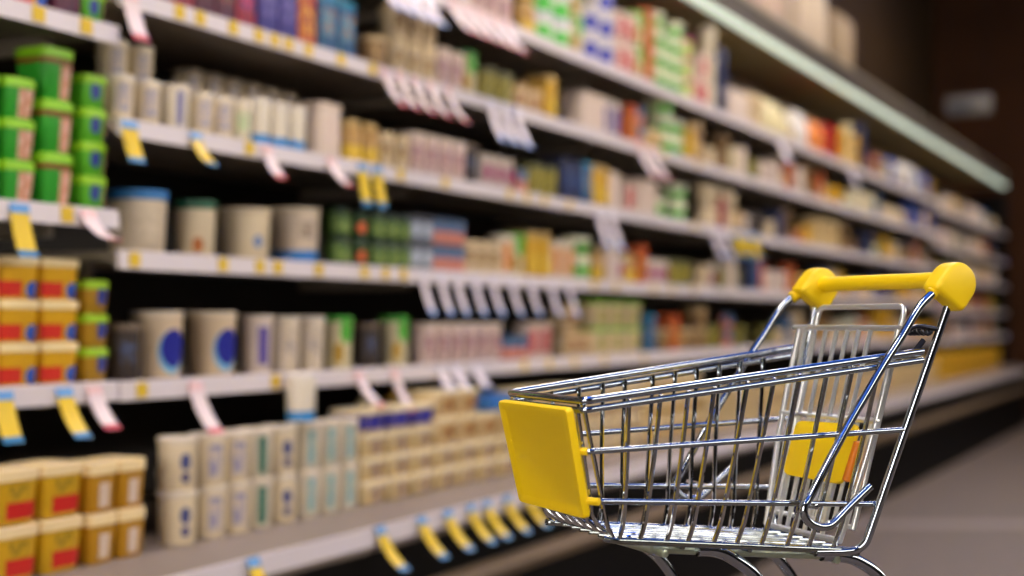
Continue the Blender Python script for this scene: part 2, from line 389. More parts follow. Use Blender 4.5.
CR = 'dccaa6'; WH = 'e4d9c2'; PK = 'd8bfb4'
KINDS = {
 # near bay
 'green_sq':  dict(name='spread_tub', look='green spread tub with lime lid', cat='tub', shape='square', size=(.085, .09, .079), body='2c9a25', lid='8bc81c', lt=.019, taper=.82, labels=[('rect', ('d8b09a', 'c98f6c'), .04, .74, .58, .38)]),
 'green_tall': dict(name='spread_tub', look='tall green spread tub with red band', cat='tub', shape='square', size=(.088, .09, .104), body='2c9a25', lid='8bc81c', lt=.02, taper=.82, labels=[('rect', ('d8b09a', 'c98f6c'), .03, .68, .4, .45), ('band', '8a3b1c', .70, .79, 0)]),
 'green_sm':  dict(name='spread_tub', look='small green spread tub with blue spot', cat='tub', shape='square', size=(.070, .08, .068), body='55a81e', lid='95cc20', lt=.018, labels=[('oval', '2b3f8c', .5, .26, .42, -.1), ('rect', 'd8b08a', .1, .8, .25, .85)]),
 'yel_sq':    dict(name='margarine_tub', look='yellow margarine tub with cream lid', cat='tub', shape='square', size=(.11, .10, .082), body='dca60c', lid='efd79c', lt=.018, labels=[('rect', 'cf2a1a', .06, .42, .5, -.45), ('oval', '2a56b0', .22, .2, .34, .6)]),
 'olive_sm':  dict(name='spread_tub', look='small olive spread tub with lime lid', cat='tub', shape='square', size=(.07, .08, .068), body='a87d12', lid='9cc81e', lt=.017, labels=[('oval', '2b3f8c', .55, .3, .36, .25), ('rect', 'd8b08a', .1, .8, .2, .95)]),
 'yel_red':   dict(name='margarine_tub', look='yellow margarine tub with red patch', cat='tub', shape='square', size=(.115, .11, .102), body='cfa00e', lid='ead09a', lt=.022, labels=[('rect', 'c81a12', .1, .4, .62, .1), ('rect', ('8a7412', 'cfa00e'), .48, .7, .4)]),
 'yel_sm':    dict(name='margarine_tub', look='small amber tub with pale label', cat='tub', shape='square', size=(.085, .10, .098), body='b98410', lid='ecd29a', lt=.024, labels=[('rect', 'd6c0a8', .1, .6, .35)]),
 # tubs of the middle bay
 'white_cup': dict(name='yogurt_cup', look='white yogurt cup with grey print', cat='cup', shape='tub', size=(.072, .072, .098), body=CR, lid='e4d7c0', labels=[('rect', ('c9b8a6', '8c8ba6'), .2, .8, .5)]),
 'blue_strp': dict(name='yogurt_cup', look='white yogurt cup with violet stripe', cat='cup', shape='tub', size=(.072, .072, .104), body=WH, lid='e4d7c0', labels=[('rect', '77749c', .12, .85, .26)]),
 'green_pr':  dict(name='yogurt_cup', look='cream yogurt cup with green print', cat='cup', shape='tub', size=(.072, .072, .1), body='d9cdb0', lid='e4d7c0', labels=[('rect', ('a8c08a', 'd9cdb0'), .2, .7, .5)]),
 'blue_bot':  dict(name='yogurt_cup', look='white yogurt cup with blue foot band', cat='cup', shape='tub', size=(.076, .076, .115), body=WH, lid='e6dccb', labels=[('band', '2a86c8', .04, .24, 0)]),
 'big_blue':  dict(name='yogurt_bucket', look='large white yogurt bucket with blue lid', cat='tub', shape='tub', size=(.135, .135, .138), body='d3c2a6', lid='2c74b0', lt=.022, labels=[('rect', ('c7b698', 'd3c2a6'), .2, .7, .5)]),
 'big_green': dict(name='yogurt_bucket', look='white yogurt bucket with dark green lid', cat='tub', shape='tub', size=(.1, .1, .128), body='d3c2a0', lid='1f5a40', lt=.02, labels=[('oval', 'a8602c', .2, .14, .3, -.3)]),
 'wide_wht':  dict(name='yogurt_bucket', look='wide white yogurt bucket with cream lid', cat='tub', shape='tub', size=(.135, .135, .125), body=CR, lid='cbb999', labels=[('oval', '6f86b0', .35, .12, .22, .1)]),
 'wht_blueb': dict(name='yogurt_bucket', look='white yogurt bucket with blue foot band', cat='tub', shape='tub', size=(.13, .13, .14), body='d6c4ab', lid='cfbea0', labels=[('band', '2a78c0', .03, .22, 0), ('rect', ('8c7868', 'b7a48c'), .45, .75, .35)]),
 'oval_tub':  dict(name='yogurt_tub', look='cream yogurt tub with big blue oval', cat='tub', shape='tub', size=(.118, .118, .148), body='d8c09c', lid='e2d0b2', labels=[('oval', '7ab8dc', .40, .33, .66, .25), ('oval2', '141c88', .45, .29, .60, .30)]),
 'purp_tub':  dict(name='yogurt_tub', look='white yogurt tub with purple panel', cat='tub', shape='tub', size=(.08, .08, .14), body='d5c4b4', lid='ddcdb8', labels=[('rect', '5a4a90', .15, .8, .4)]),
 'plain_tub': dict(name='yogurt_tub', look='plain white yogurt tub', cat='tub', shape='tub', size=(.088, .088, .138), body='d9c9b0', lid='ddd0ba', labels=[('rect', ('d0bfa6', 'a79a90'), .3, .75, .5)]),
 'dark_cup':  dict(name='dessert_cup', look='dark brown dessert cup with blue print', cat='cup', shape='tub', size=(.08, .08, .12), body='3a302a', lid='6b5a48', labels=[('rect', ('3a302a', '44506e'), .3, .7, .5)]),
 'grn_leaf':  dict(name='yogurt_tub', look='cream yogurt tub with green leaf patch', cat='tub', shape='tub', size=(.088, .088, .138), body='d8cba0', lid='3fa02c', labels=[('oval', '4aa630', .72, .24, .5, .2), ('oval', 'b08a30', .3, .2, .4, -.4)]),
 'jar_grn':   dict(name='olive_jar', look='dark green jar with pale print', cat='jar', shape='jar', size=(.07, .07, .075), body=('16380f', '4a6a24'), lid='142c10', labels=[('rect', ('2c5a1c', '8a9c44'), .15, .65, .6)]),
 'jar_org':   dict(name='olive_jar', look='dark green jar with orange spot', cat='jar', shape='jar', size=(.07, .07, .075), body='1a4012', lid='142c10', labels=[('oval', 'd8602a', .35, .2, .4)]),
 'jar_blu':   dict(name='dessert_pot', look='dessert pot with blue and coral print', cat='cup', shape='tub', size=(.066, .066, .078), body='c07060', lid='39506e', labels=[('rect', 'd88c78', .1, .45, .6), ('rect', '56789a', .5, .85, .6)]),
 'jar_gry':   dict(name='dessert_pot', look='grey dessert pot with white print', cat='cup', shape='tub', size=(.066, .066, .078), body='6c7480', lid='4a4a50', labels=[('rect', 'b8c0cc', .2, .7, .5)]),
 'choc_cup':  dict(name='dessert_pot', look='cream dessert pot with brown print', cat='cup', shape='tub', size=(.085, .085, .1), body='d8c39c', lid='cdb68c', labels=[('rect', ('c4a878', '7a5634'), .3, .7, .5)]),
 'org_strp':  dict(name='yogurt_cup', look='cream yogurt cup with orange stripe', cat='cup', shape='tub', size=(.085, .085, .13), body='e0d2b4', lid='e0d4bc', labels=[('rect', ('d88a34', 'c86a28'), .12, .8, .36)]),
 'vio_strp':  dict(name='yogurt_cup', look='cream yogurt cup with dark violet stripe', cat='cup', shape='tub', size=(.085, .085, .13), body='e0d2b4', lid='e0d4bc', labels=[('rect', ('77749c', '5d4a68'), .12, .8, .3)]),
 'pink_pr':   dict(name='yogurt_cup', look='pale pink yogurt cup with rosy print', cat='cup', shape='tub', size=(.085, .085, .12), body=PK, lid='dccab8', labels=[('rect', ('cbaaa0', '9a6c74'), .2, .7, .5)]),
 'mag_cup':   dict(name='yogurt_cup', look='white yogurt cup with magenta spot', cat='cup', shape='tub', size=(.078, .078, .1), body='cbbdb0', lid='cdbfae', labels=[('oval', 'a02868', .45, .28, .45, .15)]),
 'yel_jar':   dict(name='custard_jar', look='amber custard jar with yellow foot', cat='jar', shape='jar', size=(.088, .088, .115), body='a8803c', lid='c0a060', labels=[('rect', 'cfa81c', .06, .4, .8)]),
 'grn_wht':   dict(name='yogurt_pot', look='white pot with bright green band', cat='cup', shape='tub', size=(.125, .125, .078), body='e4e4c4', lid='e2e2c0', labels=[('rect', '3fa51c', .22, .66, 1.2)]),
 'grn_lid':   dict(name='salad_tub', look='cream salad tub with green lid', cat='tub', shape='square', size=(.16, .12, .1), body='d6c096', lid='6ea81e', labels=[('rect', ('c8a868', '9aa050'), .15, .7, .5)]),
 'red_tub':   dict(name='salad_tub', look='red salad tub', cat='tub', shape='square', size=(.16, .12, .1), body='b4101c', lid='8c1420', labels=[('rect', ('c83038', '8c1420'), .25, .7, .5)]),
 'org_tub':   dict(name='salad_tub', look='yellow salad tub with orange label', cat='tub', shape='square', size=(.17, .13, .11), body='d8a41c', lid='e8c868', labels=[('rect', ('d8702c', 'e0b040'), .2, .75, .5)]),
 'cream_tub': dict(name='salad_tub', look='cream salad tub with amber label', cat='tub', shape='square', size=(.15, .12, .085), body='d8bc84', lid='e6d2a2', labels=[('rect', ('caa050', '9c6c30'), .15, .7, .5)]),
 'ivory_low': dict(name='cheese_tub', look='low ivory cheese tub with cream lid', cat='tub', shape='square', size=(.13, .12, .06), body='d8c08c', lid='ead8ac', labels=[('rect', ('c4a05c', '8c7a8c'), .1, .8, .5)]),
 'ivory_blu': dict(name='cheese_tub', look='low ivory cheese tub with blue band', cat='tub', shape='square', size=(.13, .12, .06), body='d8c08c', lid='ead8ac', labels=[('band', '2c2c98', .1, .75, 0)]),
 'brown_pot': dict(name='dessert_pot', look='brown dessert pot with cream lid', cat='cup', shape='tub', size=(.11, .11, .09), body=('6a4a2c', '9a7a48'), lid='c8ac7c', labels=[('rect', ('c09a60', '5a3c24'), .2, .7, .5)]),
 'cream_pot': dict(name='dessert_pot', look='cream dessert pot with tan lid', cat='cup', shape='tub', size=(.11, .11, .09), body='d8bf94', lid='b8935c', labels=[('rect', ('c8a070', '8a6038'), .2, .7, .5)]),
 'olive_pot': dict(name='dessert_pot', look='olive green pot with yellow print', cat='cup', shape='tub', size=(.12, .12, .11), body=('6a6424', '8c8438'), lid='4c4a20', labels=[('rect', ('a8982c', '6a6424'), .2, .7, .6)]),
 'deck_vio':  dict(name='yogurt_cup', look='tall white yogurt cup with violet print', cat='cup', shape='tub', size=(.086, .086, .113), body=CR, lid='d8cab2', taper=.9, labels=[('rect', ('8884a0', 'c4b4a4'), .15, .8, .4)]),
 'deck_blu':  dict(name='yogurt_cup', look='tall white yogurt cup with navy spot', cat='cup', shape='tub', size=(.086, .086, .113), body=CR, lid='d8cab2', taper=.9, labels=[('oval', '404878', .55, .16, .3), ('oval', '4a4670', .25, .1, .25)]),
 'deck_teal': dict(name='yogurt_cup', look='tall white yogurt cup with teal stripe', cat='cup', shape='tub', size=(.086, .086, .113), body='d4c8ae', lid='d8cab2', taper=.9, labels=[('rect', ('5a9aa0', '8aa8a0'), .12, .85, .2)]),
 'deck_grn':  dict(name='yogurt_cup', look='tall white yogurt cup with dark green stripe', cat='cup', shape='tub', size=(.086, .086, .113), body='d4c8ae', lid='d8cab2', taper=.9, labels=[('rect', '2c6a58', .1, .85, .25)]),
 'sm_bottle': dict(name='drink_bottle', look='small cream drink bottle', cat='bottle', shape='bottle', size=(.07, .07, .092), body='e0d0a0', lid='dccfa4', lidname='cap', labels=[('rect', '8c8cc0', .15, .5, .4)]),
 'am_bottle': dict(name='drink_bottle', look='small amber drink bottle', cat='bottle', shape='bottle', size=(.06, .06, .092), body='c89a38', lid='b8862c', lidname='cap', labels=[('rect', 'd8b858', .15, .5, .4)]),
 'choc_tub':  dict(name='cheese_tub', look='cream cheese tub with brown band', cat='tub', shape='square', size=(.13, .12, .075), body='dcc290', lid='ead6a6', labels=[('rect', ('8a5a34', 'c89858'), .2, .75, .6)]),
 # cartons
 'mar_box':   dict(name='dessert_carton', look='maroon dessert carton', cat='carton', shape='carton', size=(.075, .09, .14), body=('5a1a34', '3c1530'), lid='4a1830', labels=[('rect', ('8c2c3c', '2c4a30'), .3, .7, .6)]),
 'red_box':   dict(name='dessert_carton', look='red dessert carton with violet label', cat='carton', shape='carton', size=(.075, .09, .14), body=('a01c30', '6a1838'), lid='7c1838', labels=[('rect', ('4a2a70', 'c0304c'), .3, .75, .6)]),
 'purp_box':  dict(name='dessert_carton', look='purple blue dessert carton', cat='carton', shape='carton', size=(.08, .09, .15), body=('3c2a78', '28307c'), lid='4a3088', labels=[('rect', ('6a5aa0', '2c2c70'), .3, .7, .6)]),
 'org_box':   dict(name='dessert_carton', look='orange and red dessert carton', cat='carton', shape='carton', size=(.08, .09, .15), body=('c86a1c', '9c2c28'), lid='c0501c', labels=[('rect', ('d89a30', '8c2030'), .2, .7, .6)]),
 'teal_box':  dict(name='dessert_carton', look='teal blue dessert carton', cat='carton', shape='carton', size=(.085, .09, .15), body=('20607c', '28407c'), lid='2c80a0', labels=[('rect', ('3c8ca8', '8c6c5c'), .3, .75, .6)]),
 'navy_box':  dict(name='dessert_carton', look='navy blue dessert carton', cat='carton', shape='carton', size=(.085, .1, .15), body=('182048', '26345c'), lid='141a38', labels=[('rect', ('2c4a80', '141a38'), .3, .7, .6)]),
 'yel_box':   dict(name='cheese_carton', look='tall yellow cheese carton', cat='carton', shape='carton', size=(.075, .09, .15), body='c89a20', lid='c0a060', labels=[('rect', 'd8b43c', .1, .5, .6)]),
 'wht_box':   dict(name='milk_carton', look='white carton with pale pink label', cat='carton', shape='carton', size=(.1, .1, .14), body='d9c6b4', lid='d0bca8', labels=[('rect', ('d2b8a8', 'dccab8'), .2, .75, .6)]),
 'blue_carton': dict(name='cheese_carton', look='flat bright blue cheese carton', cat='carton', shape='carton', size=(.16, .12, .045), body='3070b8', lid='2a62a8', labels=[('rect', '6a9ad0', .3, .6, .4)]),
 'wht_grn':   dict(name='yogurt_tub', look='white tub with bright green oval', cat='tub', shape='tub', size=(.15, .15, .1), body='dfe0d2', lid='c9c6d8', labels=[('oval', '48c038', .35, .28, .7)]),
 'wht_blu':   dict(name='yogurt_tub', look='white tub with deep blue oval', cat='tub', shape='tub', size=(.15, .15, .1), body='d8d2cc', lid='ccc6cc', labels=[('oval', '3a40a8', .45, .3, .6)]),
 'red_cup':   dict(name='dessert_cup', look='white cup with red panel', cat='cup', shape='tub', size=(.1, .1, .12), body='dcc8b8', lid='d0b8a4', labels=[('rect', ('b83040', 'c87068'), .15, .8, .4)]),
 'pink_top':  dict(name='dessert_cup', look='lime cup with pink lid', cat='cup', shape='tub', size=(.12, .12, .09), body='9ac040', lid='d83c90', labels=[('rect', 'dcd888', .2, .6, .5)]),
 # bottles
 'yel_bot':   dict(name='milk_bottle', look='cream drink bottle with yellow label', cat='bottle', shape='bottle', size=(.11, .11, .2), body='dccf9c', lid='c8a030', lidname='cap', labels=[('rect', 'd8a818', .1, .5, .9)]),
 'wht_bot':   dict(name='milk_bottle', look='white drink bottle with red cap', cat='bottle', shape='bottle', size=(.12, .12, .22), body='d8d2c8', lid='c83438', lidname='cap', labels=[('rect', ('c8b8b0', '98a8a0'), .1, .5, .9)]),
 'org_bot':   dict(name='juice_bottle', look='orange juice bottle', cat='bottle', shape='bottle', size=(.12, .12, .21), body='d87a24', lid='d8b428', lidname='cap', labels=[('rect', ('e0a838', 'c83c28'), .1, .5, .9)]),
 'blu_bot':   dict(name='milk_bottle', look='blue drink bottle with white cap', cat='bottle', shape='bottle', size=(.12, .12, .2), body='24408c', lid='d0d0d8', lidname='cap', labels=[('rect', ('4a6ab8', 'c8ccd8'), .1, .5, .9)]),
}
ORD = ['first', 'second', 'third', 'fourth', 'fifth', 'sixth', 'seventh', 'eighth', 'ninth', 'tenth', 'eleventh', 'twelfth', 'thirteenth', 'fourteenth', 'fifteenth', 'sixteenth', 'seventeenth', 'eighteenth', 'nineteenth', 'twentieth']
ORD += ['twenty-'+o for o in ORD[:9]]+['thirtieth']+['thirty-'+o for o in ORD[:9]]+['fortieth']
SHELF = {'A': 'top shelf', 0: 'second shelf', 1: 'third shelf', 2: 'fourth shelf', 3: 'fifth shelf', 'D': 'bottom deck',
         'L0': 'near upper shelf', 'L1': 'near middle shelf', 'L2': 'near lower shelf',
         'R0': 'far bay top shelf', 'R1': 'far bay second shelf', 'R2': 'far bay third shelf', 'R3': 'far bay fourth shelf', 'R4': 'far bay lowest shelf'}
RUNS = {}
PROTO = {}
COUNT = [0]
def put(key, s, y, z, label, group, parts, rz):
    k = KINDS[key]; ms = kind_meshes(key)
    if (key, parts) not in PROTO:
        root = link(k['name'], ms[0][1]); ch = []
        if parts:
            for nm, me, lb in ms[1:]: ch.append(link(nm, me, root))
        PROTO[(key, parts)] = (root, ch); 
    else:
        r0, c0 = PROTO[(key, parts)]
        root = r0.copy(); COL.objects.link(root)
        for c in c0:
            d = c.copy(); COL.objects.link(d); d.parent = root
    place(root, s, y, z, rz-(.45 if k['shape'] in ('tub', 'jar', 'bottle') else 0))
    tag(root, label, k['cat'], group)
    COUNT[0] += 1
SEQ = {}
EDGE = {}
CLEAR = {'A': .40, 0: .23, 1: .19, 2: .20, 3: .20}
MIX = ['org_tub', 'cream_pot', 'brown_pot', 'red_cup', 'wht_box', 'olive_pot', 'cream_tub', 'choc_cup', 'mag_cup', 'yel_box', 'navy_box', 'jar_blu', 'grn_wht', 'yel_jar', 'org_strp', 'grn_leaf', 'red_box', 'teal_box', 'org_box']
MIXR = random.Random(21)
def run(shelf, x0, x1, key, levels=1, y=.012, row=None, z=None, gap=.004, scale_n=None):
    """a run of one product between two picture columns of the shelf front line; levels = stack height"""
    w = KINDS[key]['size'][0]; d = KINDS[key]['size'][1]
    s0, s1 = S(x0, y+d*.15), S(x1, y+d*.15)
    n = scale_n or max(1, round((s1-s0)/(w+gap)))
    pitch = max((s1-s0)/n, w+.0022)
    base = ZTOP[shelf] if z is None else z
    for i in range(n):
        kk, lv = key, levels
        if x0 > 480 and shelf != 'D':
            q = MIXR.random()
            if q < (.30 if x0 < 690 else .5): kk = MIXR.choice([m for m in MIX if KINDS[m]['size'][0] <= w+.03 or x0 > 700])
            if q > (.93 if x0 < 690 else .90) and n > 2: continue
            if q > .8 and lv > 1: lv -= 1
            elif KINDS[kk]['size'][2] < .095 and lv < 2 and MIXR.random() < .35: lv = 2
        k = KINDS[kk]; h = k['size'][2]
        if pitch < k['size'][0]+.002: kk, lv = key, levels; k = KINDS[kk]; h = k['size'][2]
        while kk != key and lv > 1 and lv*(h+.0014) > CLEAR.get(shelf, 9): lv -= 1
        SEQ[(shelf, kk, row)] = SEQ.get((shelf, kk, row), 0)+1
        o = SEQ[(shelf, kk, row)]
        yc = y+k['size'][1]/2
        mg = .005 if k['shape'] == 'carton' else .002
        sx = s0+pitch*(i+.5)
        ck = (shelf, row, round(base, 3))
        sx = max(sx, EDGE.get(ck, -99)+k['size'][0]/2+mg); EDGE[ck] = sx+k['size'][0]/2
        for j in range(lv):
            lay = '' if lv == 1 else ('base' if j == 0 else ('top' if j == lv-1 else ORD[j]+' up'))
            tail = ', '+' '.join(t for t in (row or '', lay) if t) if (row or lay) else ''
            lb = '%s, %s from left on %s%s' % (k['look'], ORD[o-1], SHELF[shelf], tail)
            put(kk, sx, yc, base+.0006+j*(h+.0014), lb, '%ss on the %s' % (k['look'], SHELF[shelf]), x0 < 700, random.uniform(-.012, .012) if k['shape'] in ('tub', 'jar', 'bottle') else random.uniform(-.003, .003))

# near bay
run('L0', -40, 40, 'yel_sq', 1); run('L0', 44, 70, 'mar_box', 1); run('L0', 78, 100, 'green_sm', 1, scale_n=1)
run('L1', -40, -6, 'green_sq', 3); run('L1', -2, 34, 'green_sq', 3, scale_n=1); run('L1', 37, 72, 'green_tall', 3, scale_n=1); run('L1', 76, 108, 'green_sm', 4, scale_n=1)
run('L2', -50, 70, 'yel_sq', 3); run('L2', 78, 112, 'olive_sm', 3, scale_n=1)
# top shelf
A = 'A'
run(A, 395, 470, 'wht_box', 1); run(A, 472, 515, 'pink_pr', 2); run(A, 518, 566, 'wht_grn', 2); run(A, 569, 612, 'wht_blu', 3); run(A, 615, 640, 'red_cup', 2)
run(A, 642, 652, 'yel_box', 2); run(A, 654, 682, 'grn_wht', 4); run(A, 682, 692, 'pink_top', 3)
run(A, 695, 707, 'red_cup', 2); run(A, 709, 725, 'brown_pot', 3); run(A, 728, 745, 'wht_box', 1)
run(A, 748, 764, 'cream_pot', 1); run(A, 766, 782, 'yel_bot', 1); run(A, 784, 806, 'wht_bot', 1); run(A, 808, 822, 'org_bot', 1); run(A, 824, 838, 'red_tub', 2)
run(A, 840, 864, 'org_tub', 2); run(A, 866, 884, 'brown_pot', 2); run(A, 886, 902, 'blu_bot', 1); run(A, 904, 918, 'wht_bot', 1); run(A, 920, 934, 'blu_bot', 1)
# second shelf
run(0, 118, 185, 'red_box'); run(0, 187, 226, 'mar_box'); run(0, 228, 252, 'red_box'); run(0, 254, 284, 'purp_box'); run(0, 286, 312, 'org_box'); run(0, 314, 352, 'teal_box')
run(0, 368, 392, 'brown_pot', 1); run(0, 394, 432, 'choc_cup', 2); run(0, 436, 462, 'pink_pr', 1); run(0, 463, 478, 'grn_leaf', 1)
run(0, 482, 508, 'olive_pot', 1); run(0, 510, 540, 'cream_pot', 1); run(0, 542, 556, 'yel_box', 1); run(0, 558, 600, 'wht_box', 1); run(0, 602, 622, 'purp_tub', 1)
run(0, 626, 646, 'grn_leaf', 1); run(0, 647, 662, 'cream_tub', 1); run(0, 664, 692, 'grn_wht', 3); run(0, 694, 704, 'cream_pot', 2)
run(0, 708, 742, 'brown_pot', 1); run(0, 744, 760, 'olive_pot', 1); run(0, 762, 778, 'red_cup', 1); run(0, 780, 800, 'cream_pot', 1); run(0, 802, 826, 'brown_pot', 1)
run(0, 828, 850, 'org_tub', 1); run(0, 852, 874, 'grn_leaf', 1); run(0, 876, 904, 'choc_cup', 1); run(0, 906, 932, 'blu_bot', 1)
# third shelf
run(1, 112, 166, 'white_cup', 1); run(1, 106, 158, 'white_cup', 2, y=.11, row='back row'); run(1, 184, 300, 'white_cup', 2, y=.2, row='back row', gap=.012); run(1, 167, 196, 'blue_strp'); run(1, 197, 228, 'white_cup'); run(1, 229, 248, 'green_pr'); run(1, 250, 300, 'blue_bot')
run(1, 310, 341, 'wht_box', scale_n=1); run(1, 346, 374, 'yel_jar'); run(1, 378, 408, 'choc_cup'); run(1, 411, 436, 'pink_pr', 1); run(1, 438, 464, 'pink_pr', 1); run(1, 466, 480, 'dark_cup')
run(1, 482, 512, 'mag_cup'); run(1, 514, 556, 'olive_pot'); run(1, 560, 586, 'navy_box'); run(1, 588, 604, 'yel_box'); run(1, 607, 652, 'wht_box'); run(1, 655, 696, 'grn_wht', 2)
run(1, 706, 742, 'choc_cup', 2); run(1, 744, 764, 'dark_cup', 1); run(1, 767, 792, 'red_tub', 1); run(1, 794, 812, 'org_tub', 1); run(1, 814, 838, 'cream_tub', 2); run(1, 840, 864, 'brown_pot', 1); run(1, 866, 898, 'org_tub', 1); run(1, 900, 932, 'brown_pot', 2)
# fourth shelf
run(2, 122, 184, 'big_blue', scale_n=1); run(2, 187, 226, 'big_green', scale_n=1); run(2, 234, 284, 'wide_wht', scale_n=1); run(2, 286, 332, 'wht_blueb', scale_n=1)
run(2, 338, 352, 'jar_grn', 2); run(2, 353, 372, 'jar_org', 2); run(2, 373, 408, 'jar_grn', 2); run(2, 412, 430, 'jar_gry', 2); run(2, 432, 460, 'jar_blu', 2)
run(2, 464, 496, 'choc_cup', 1); run(2, 498, 534, 'org_strp'); run(2, 536, 550, 'vio_strp'); run(2, 552, 576, 'org_strp'); run(2, 578, 602, 'grn_wht', 1); run(2, 604, 646, 'wht_box')
run(2, 648, 668, 'mag_cup'); run(2, 670, 692, 'olive_pot'); run(2, 694, 716, 'yel_jar'); run(2, 718, 740, 'olive_pot'); run(2, 742, 762, 'navy_box'); run(2, 764, 786, 'red_cup'); run(2, 788, 812, 'yel_jar')
run(2, 814, 840, 'cream_tub', 1); run(2, 842, 868, 'org_tub', 1); run(2, 870, 894, 'navy_box', 1); run(2, 896, 932, 'org_tub', 1)
# fifth shelf
run(3, 118, 146, 'dark_cup', scale_n=1); run(3, 147, 196, 'oval_tub', scale_n=1); run(3, 199, 252, 'oval_tub', scale_n=1); run(3, 254, 278, 'purp_tub'); run(3, 280, 330, 'plain_tub'); run(3, 332, 360, 'grn_leaf', scale_n=1)
run(3, 364, 384, 'dark_cup'); run(3, 386, 420, 'grn_leaf', scale_n=1); run(3, 424, 500, 'pink_pr'); run(3, 502, 526, 'jar_blu', 1); run(3, 528, 552, 'red_cup'); run(3, 554, 586, 'cream_pot')
run(3, 588, 656, 'grn_lid', 2); run(3, 660, 692, 'brown_pot', 1); run(3, 696, 734, 'red_tub', 2); run(3, 738, 770, 'olive_pot', 1); run(3, 772, 812, 'cream_pot', 1); run(3, 814, 850, 'brown_pot', 1)
run(3, 852, 890, 'org_tub', 2); run(3, 892, 932, 'org_tub', 1)
# bottom deck (set back from the lip on its beige riser)
DY = -.088
run('D', -60, 82, 'yel_red', 2, y=DY); run('D', 86, 140, 'yel_sm', 2, y=DY)
run('D', 172, 206, 'deck_blu', 2, y=DY, scale_n=1); run('D', 207, 252, 'deck_vio', 2, y=DY, scale_n=2); run('D', 254, 276, 'deck_grn', 2, y=DY, scale_n=1); run('D', 278, 302, 'deck_blu', 2, y=DY, scale_n=1); run('D', 304, 355, 'deck_teal', 2, y=DY, scale_n=3)
run('D', 292, 328, 'blue_bot', 1, y=-.102, z=.622+.231, scale_n=1, row='upper tier')
run('D', 359, 424, 'ivory_low', 3, y=DY); run('D', 359, 424, 'ivory_blu', 1, y=DY, z=.622+.1875, row='upper tier')
run('D', 364, 384, 'sm_bottle', 1, y=DY+.17, z=.622+.1785, scale_n=1, row='back row'); run('D', 390, 408, 'am_bottle', 1, y=DY+.17, z=.622+.1785, scale_n=1, row='back row')
run('D', 427, 515, 'ivory_low', 2, y=DY); run('D', 434, 468, 'choc_tub', 2, y=DY, z=.622+.1255, row='upper tier'); run('D', 470, 515, 'choc_tub', 1, y=DY, z=.622+.1255, row='upper tier'); run('D', 480, 516, 'blue_carton', 1, y=DY, z=.622+.2055, scale_n=1, row='upper tier')
run('D', 518, 580, 'cream_tub', 3, y=DY); run('D', 583, 640, 'ivory_low', 4, y=DY); run('D', 643, 700, 'cream_tub', 3, y=DY)
run('D', 703, 760, 'ivory_low', 3, y=DY); run('D', 763, 815, 'cream_tub', 2, y=DY); run('D', 818, 870, 'cream_tub', 2, y=DY); run('D', 873, 935, 'cream_tub', 2, y=DY); run('D', 938, 998, 'org_tub', 2, y=DY)
run('D', 172, 285, 'plain_tub', 1, y=DY+.12, gap=.03, row='back row'); run('D', 359, 515, 'cream_tub', 2, y=DY+.16, gap=.02, row='back row')
run('D', -60, 140, 'yel_red', 2, y=DY+.13, row='back row')
# far bay
far = ['org_tub', 'cream_pot', 'brown_pot', 'red_cup', 'wht_box', 'olive_pot', 'cream_tub']
for shf in ('R0', 'R1', 'R2', 'R3', 'R4'):
    x = 940; i = random.randrange(7)
    while x < 996:
        run(shf, x, x+13, far[i % 7], 1); x += 14; i += random.choice((1, 2, 3))

# ------------------------------------------------------------------ shelf talkers: strips clipped in the rails, hanging outwards
def talker(px, zc, L, w, c, cend, lb, grp, tilt=.5, yaw=0., y0=-.017):
    k = empty('shelf_talker', W(S(px, y0), y0, zc), RZ+yaw, lb, 'price tag', grp)
    def strip(nm, t0, t1, m, th):
        pr = []
        N = 6
        for i in range(N+1):
            t = t0+(t1-t0)*i/N
            a = tilt*(.4+.6*t)
            pr.append((-L*t*math.sin(a), .012-L*t*math.cos(a)))
        a0 = pr; a1 = [(y-th, z) for y, z in pr]
        bm = bmesh.new(); extrude_profile(bm, a0+a1[::-1], -w/2, w/2); return obj(nm, bm, m, k, False)
    strip('strip', .17, .87, plastic(c), .0015)
    strip('end_band', .87, 1., plastic(cend), .002)
    strip('clip', 0, .17, plastic('5f9ad0' if c == 'dcb912' else ('e0b8b4' if cend == 'b8323c' else 'd4d0d8')), .0025)
YL, RD, WB = ('dcb912', '2a78a8'), ('dcc8c4', 'b8323c'), ('d8ccd0', '7f9ac8')
SHN = {k: v for k, v in SHELF.items()}
nt = {}
def T(shelf, px, L, w, kind, tilt=.5, yaw=0., zc=None, y0=-.017):
    c, ce = {'y': YL, 'r': RD, 'w': WB}[kind]
    nt[(shelf, kind)] = nt.get((shelf, kind), 0)+1
    col = {'y': 'yellow blue-tipped', 'r': 'white red-tipped', 'w': 'white'}[kind]
    talker(px, ZR[shelf] if zc is None else zc, L, w, c, ce, '%s tag hanging from the %s, %s of its colour from left' % (col, SHN[shelf], ORD[nt[(shelf, kind)]-1]), 'tags hanging from the %s rail' % SHN[shelf], tilt, yaw, y0)
T('L1', 18, .105, .05, 'y', .25); T('L1', 86, .10, .045, 'r', .9)
T('L2', 3, .10, .05, 'y', .3); T('L2', 64, .11, .045, 'y', .5); T('L2', 94, .10, .045, 'r', .55)
T(0, 128, .11, .05, 'r', .3)
T(1, 128, .09, .05, 'y', .25); T(1, 194, .09, .04, 'y', .6); T(1, 266, .09, .045, 'r', .5); T(1, 330, .10, .045, 'r', .7); T(1, 362, .115, .045, 'y', .15); T(1, 377, .115, .045, 'y', .15)
T(3, 195, .13, .05, 'r', .5); T(3, 358, .12, .04, 'r', .7); T(3, 394, .13, .04, 'r', .5)
for i, px in enumerate((383, 398, 413, 429, 447)): T(0, px, .13, .036, 'r', .55)
